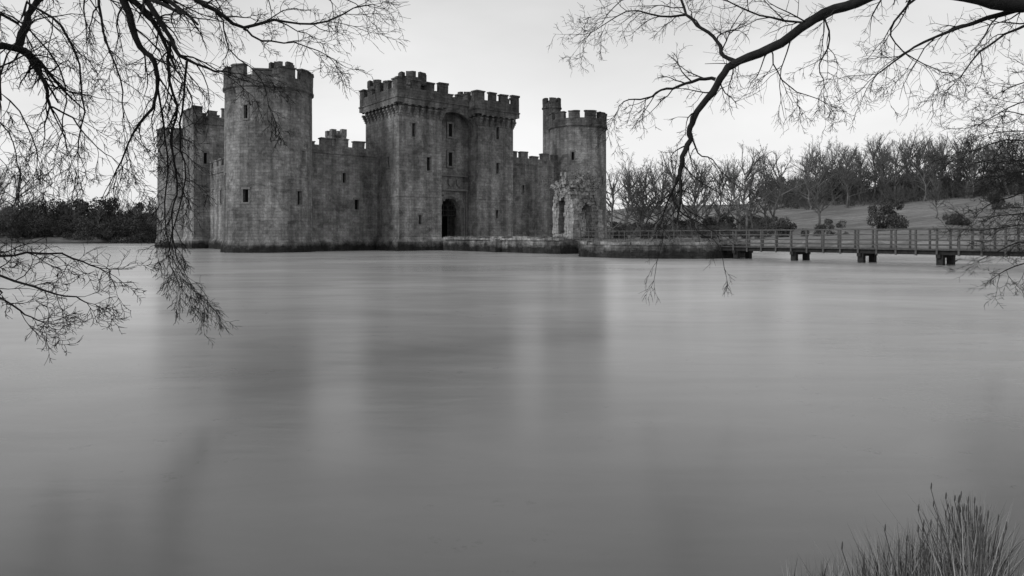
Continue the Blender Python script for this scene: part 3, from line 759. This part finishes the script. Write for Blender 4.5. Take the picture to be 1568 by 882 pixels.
scr(44,1180,1720,214,240,4,8,scrubs,1.0); scr(40,1180,1720,262,300,7,11,bushes,1.1)
row(3,-40,30,138,146,15,17,1.1)
for px,d,h in ((1252,150,17),(985,112,15),(1135,128,17),(1060,122,14),(1432,150,10)):
    put(g.choice(variants),'bare_tree',(px-784)/F*d,d,h,None,sx=1.1)
for px,d,s,sz in ((1200,112,4.0,1.0),(1352,118,4.6,1.15),(1142,105,2.6,.9),(1270,108,2.4,1.0),(1085,104,2.6,.9),(1465,125,2.6,1.0),(1010,108,3.2,.9),(1530,150,4.0,1.1),(950,112,4.0,.9)):
    put(g.choice(bushes),'bush',(px-784)/F*d,d,s,None,sx=.85,sz=sz)

# ------------------------------------------------------------------ reeds
g=random.Random(9)
def blade(V,Fc,x,y,z,H,lean,a,w):
    k=5;i=len(V); px_,py_=-math.sin(a+1.2)*w,math.cos(a+1.2)*w
    for j in range(k+1):
        t=j/k; ww=(1-t**1.5)+.03; cx=x+math.cos(a)*lean*t*t; cy=y+math.sin(a)*lean*t*t; cz=z+H*(t-.25*(lean/H)*t*t)
        V.append((cx-px_*ww,cy-py_*ww,cz)); V.append((cx+px_*ww,cy+py_*ww,cz))
    for j in range(k): Fc.append((i+2*j,i+2*j+1,i+2*j+3,i+2*j+2))
stems=[]
PX=[1180,1220,1300,1370,1440,1465,1500,1530,1560,1620]; PY=[888,868,842,800,790,756,754,800,850,870]
sets=[([],[]) for _ in range(3)]
for _ in range(2300):
    px=g.choice((g.gauss(1490,20),g.gauss(1400,45),g.uniform(1205,1600),g.gauss(1488,34),g.gauss(1330,50))); d=g.uniform(2.2,3.35); x=(px-784)/F*d
    if px<1190: continue
    top=EYE+(360-np.interp(px,PX,PY))/F*d
    H=max(.2,top*(g.uniform(.72,1.04) if g.random()<.5 else g.uniform(.4,.8))+.05)
    V,Fc=g.choice(sets); blade(V,Fc,x,d,-.05,H,H*min(.5,abs(g.gauss(.08,.18))),g.uniform(0,6.28),g.uniform(.0016,.0042))
for _ in range(46):
    px=g.choice((g.gauss(1488,22),g.gauss(1410,50))); d=g.uniform(2.3,3.2); x=(px-784)/F*d
    top=EYE+(356-np.interp(px,PX,PY))/F*d; H=top*g.uniform(.88,1.03)+.05
    a=g.uniform(0,6.28); le=g.uniform(.0,.15)
    pts=[(x+math.cos(a)*le*t*t,d+math.sin(a)*le*t*t,-.05+H*t) for t in (0,.3,.6,.95)]
    stems.append((pts,[.0025,.0022,.002,.0015])); e_=pts[-1]
    stems.append(([e_,(e_[0],e_[1],e_[2]+.005),(e_[0]+.002,e_[1],e_[2]+.022),(e_[0]+.002,e_[1],e_[2]+.03)],[.0015,.003,.0028,.001]))
rd=empty('reeds')
for (V,Fc),(nm_,lo,hi) in zip(sets,(('reed_blades_dry',.24,.42),('reed_blades_mid',.08,.18),('reed_blades_dark',.015,.05))):  # pale, mid and dark blade tones, mixed at random
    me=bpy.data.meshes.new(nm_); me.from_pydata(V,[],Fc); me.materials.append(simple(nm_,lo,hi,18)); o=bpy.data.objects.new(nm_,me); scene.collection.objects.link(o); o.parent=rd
tube_mesh('reed_stems',stems,simple('reed_stem',.03,.1,9),rd,sides=5)

# ------------------------------------------------------------------ light
w=bpy.data.worlds.new('World'); scene.world=w; w.use_nodes=True
nt=NT(w.node_tree); bg=w.node_tree.nodes['Background']
sun_dir=Vector((-.70,-.56,.44)).normalized()
sky=nt.new('ShaderNodeTexSky',sky_type='NISHITA'); sky.sun_disc=False
sky.sun_elevation=math.asin(sun_dir.z); sky.sun_rotation=math.atan2(sun_dir.x,sun_dir.y)
bw=nt.new('ShaderNodeRGBToBW'); nt.link(sky.outputs[0],bw.inputs[0])
tc=nt.new('ShaderNodeTexCoord').outputs['Generated']
sp_=nt.new('ShaderNodeSeparateXYZ'); nt.link(tc,sp_.inputs[0])
grad=nt.maprange(sp_.outputs[2],0,.4,9.8,7.2)
cl=nt.maprange(nt.noise(nt.scalev(tc,(1,1,3.0)),1.7,5,.5,.3),.3,.7,.84,1.14)
ov=nt.math('MULTIPLY',grad,cl)
tot=nt.math('ADD',nt.math('MULTIPLY',bw.outputs[0],.2),nt.math('MULTIPLY',ov,.85))
nt.link(nt.grey(tot),bg.inputs['Color']); bg.inputs['Strength'].default_value=.1
sl=bpy.data.lights.new('sun','SUN'); sl.energy=1.5; sl.angle=R(11); sl.color=(1,1,1)
so=bpy.data.objects.new('sun',sl); scene.collection.objects.link(so); so.rotation_euler=sun_dir.to_track_quat('Z','Y').to_euler(); so.location=(-30,-30,40)
scene.view_settings.view_transform='Standard'; scene.view_settings.look='None'; scene.view_settings.exposure=0
cd=bpy.data.cameras.new('camera'); cd.lens=24; cd.sensor_width=36; cd.shift_y=-(441-360)/1568; cd.clip_end=6000; cd.clip_start=.05
co=bpy.data.objects.new('camera',cd); scene.collection.objects.link(co); co.location=(0,0,EYE); co.rotation_euler=(R(90),0,0)
scene.camera=co
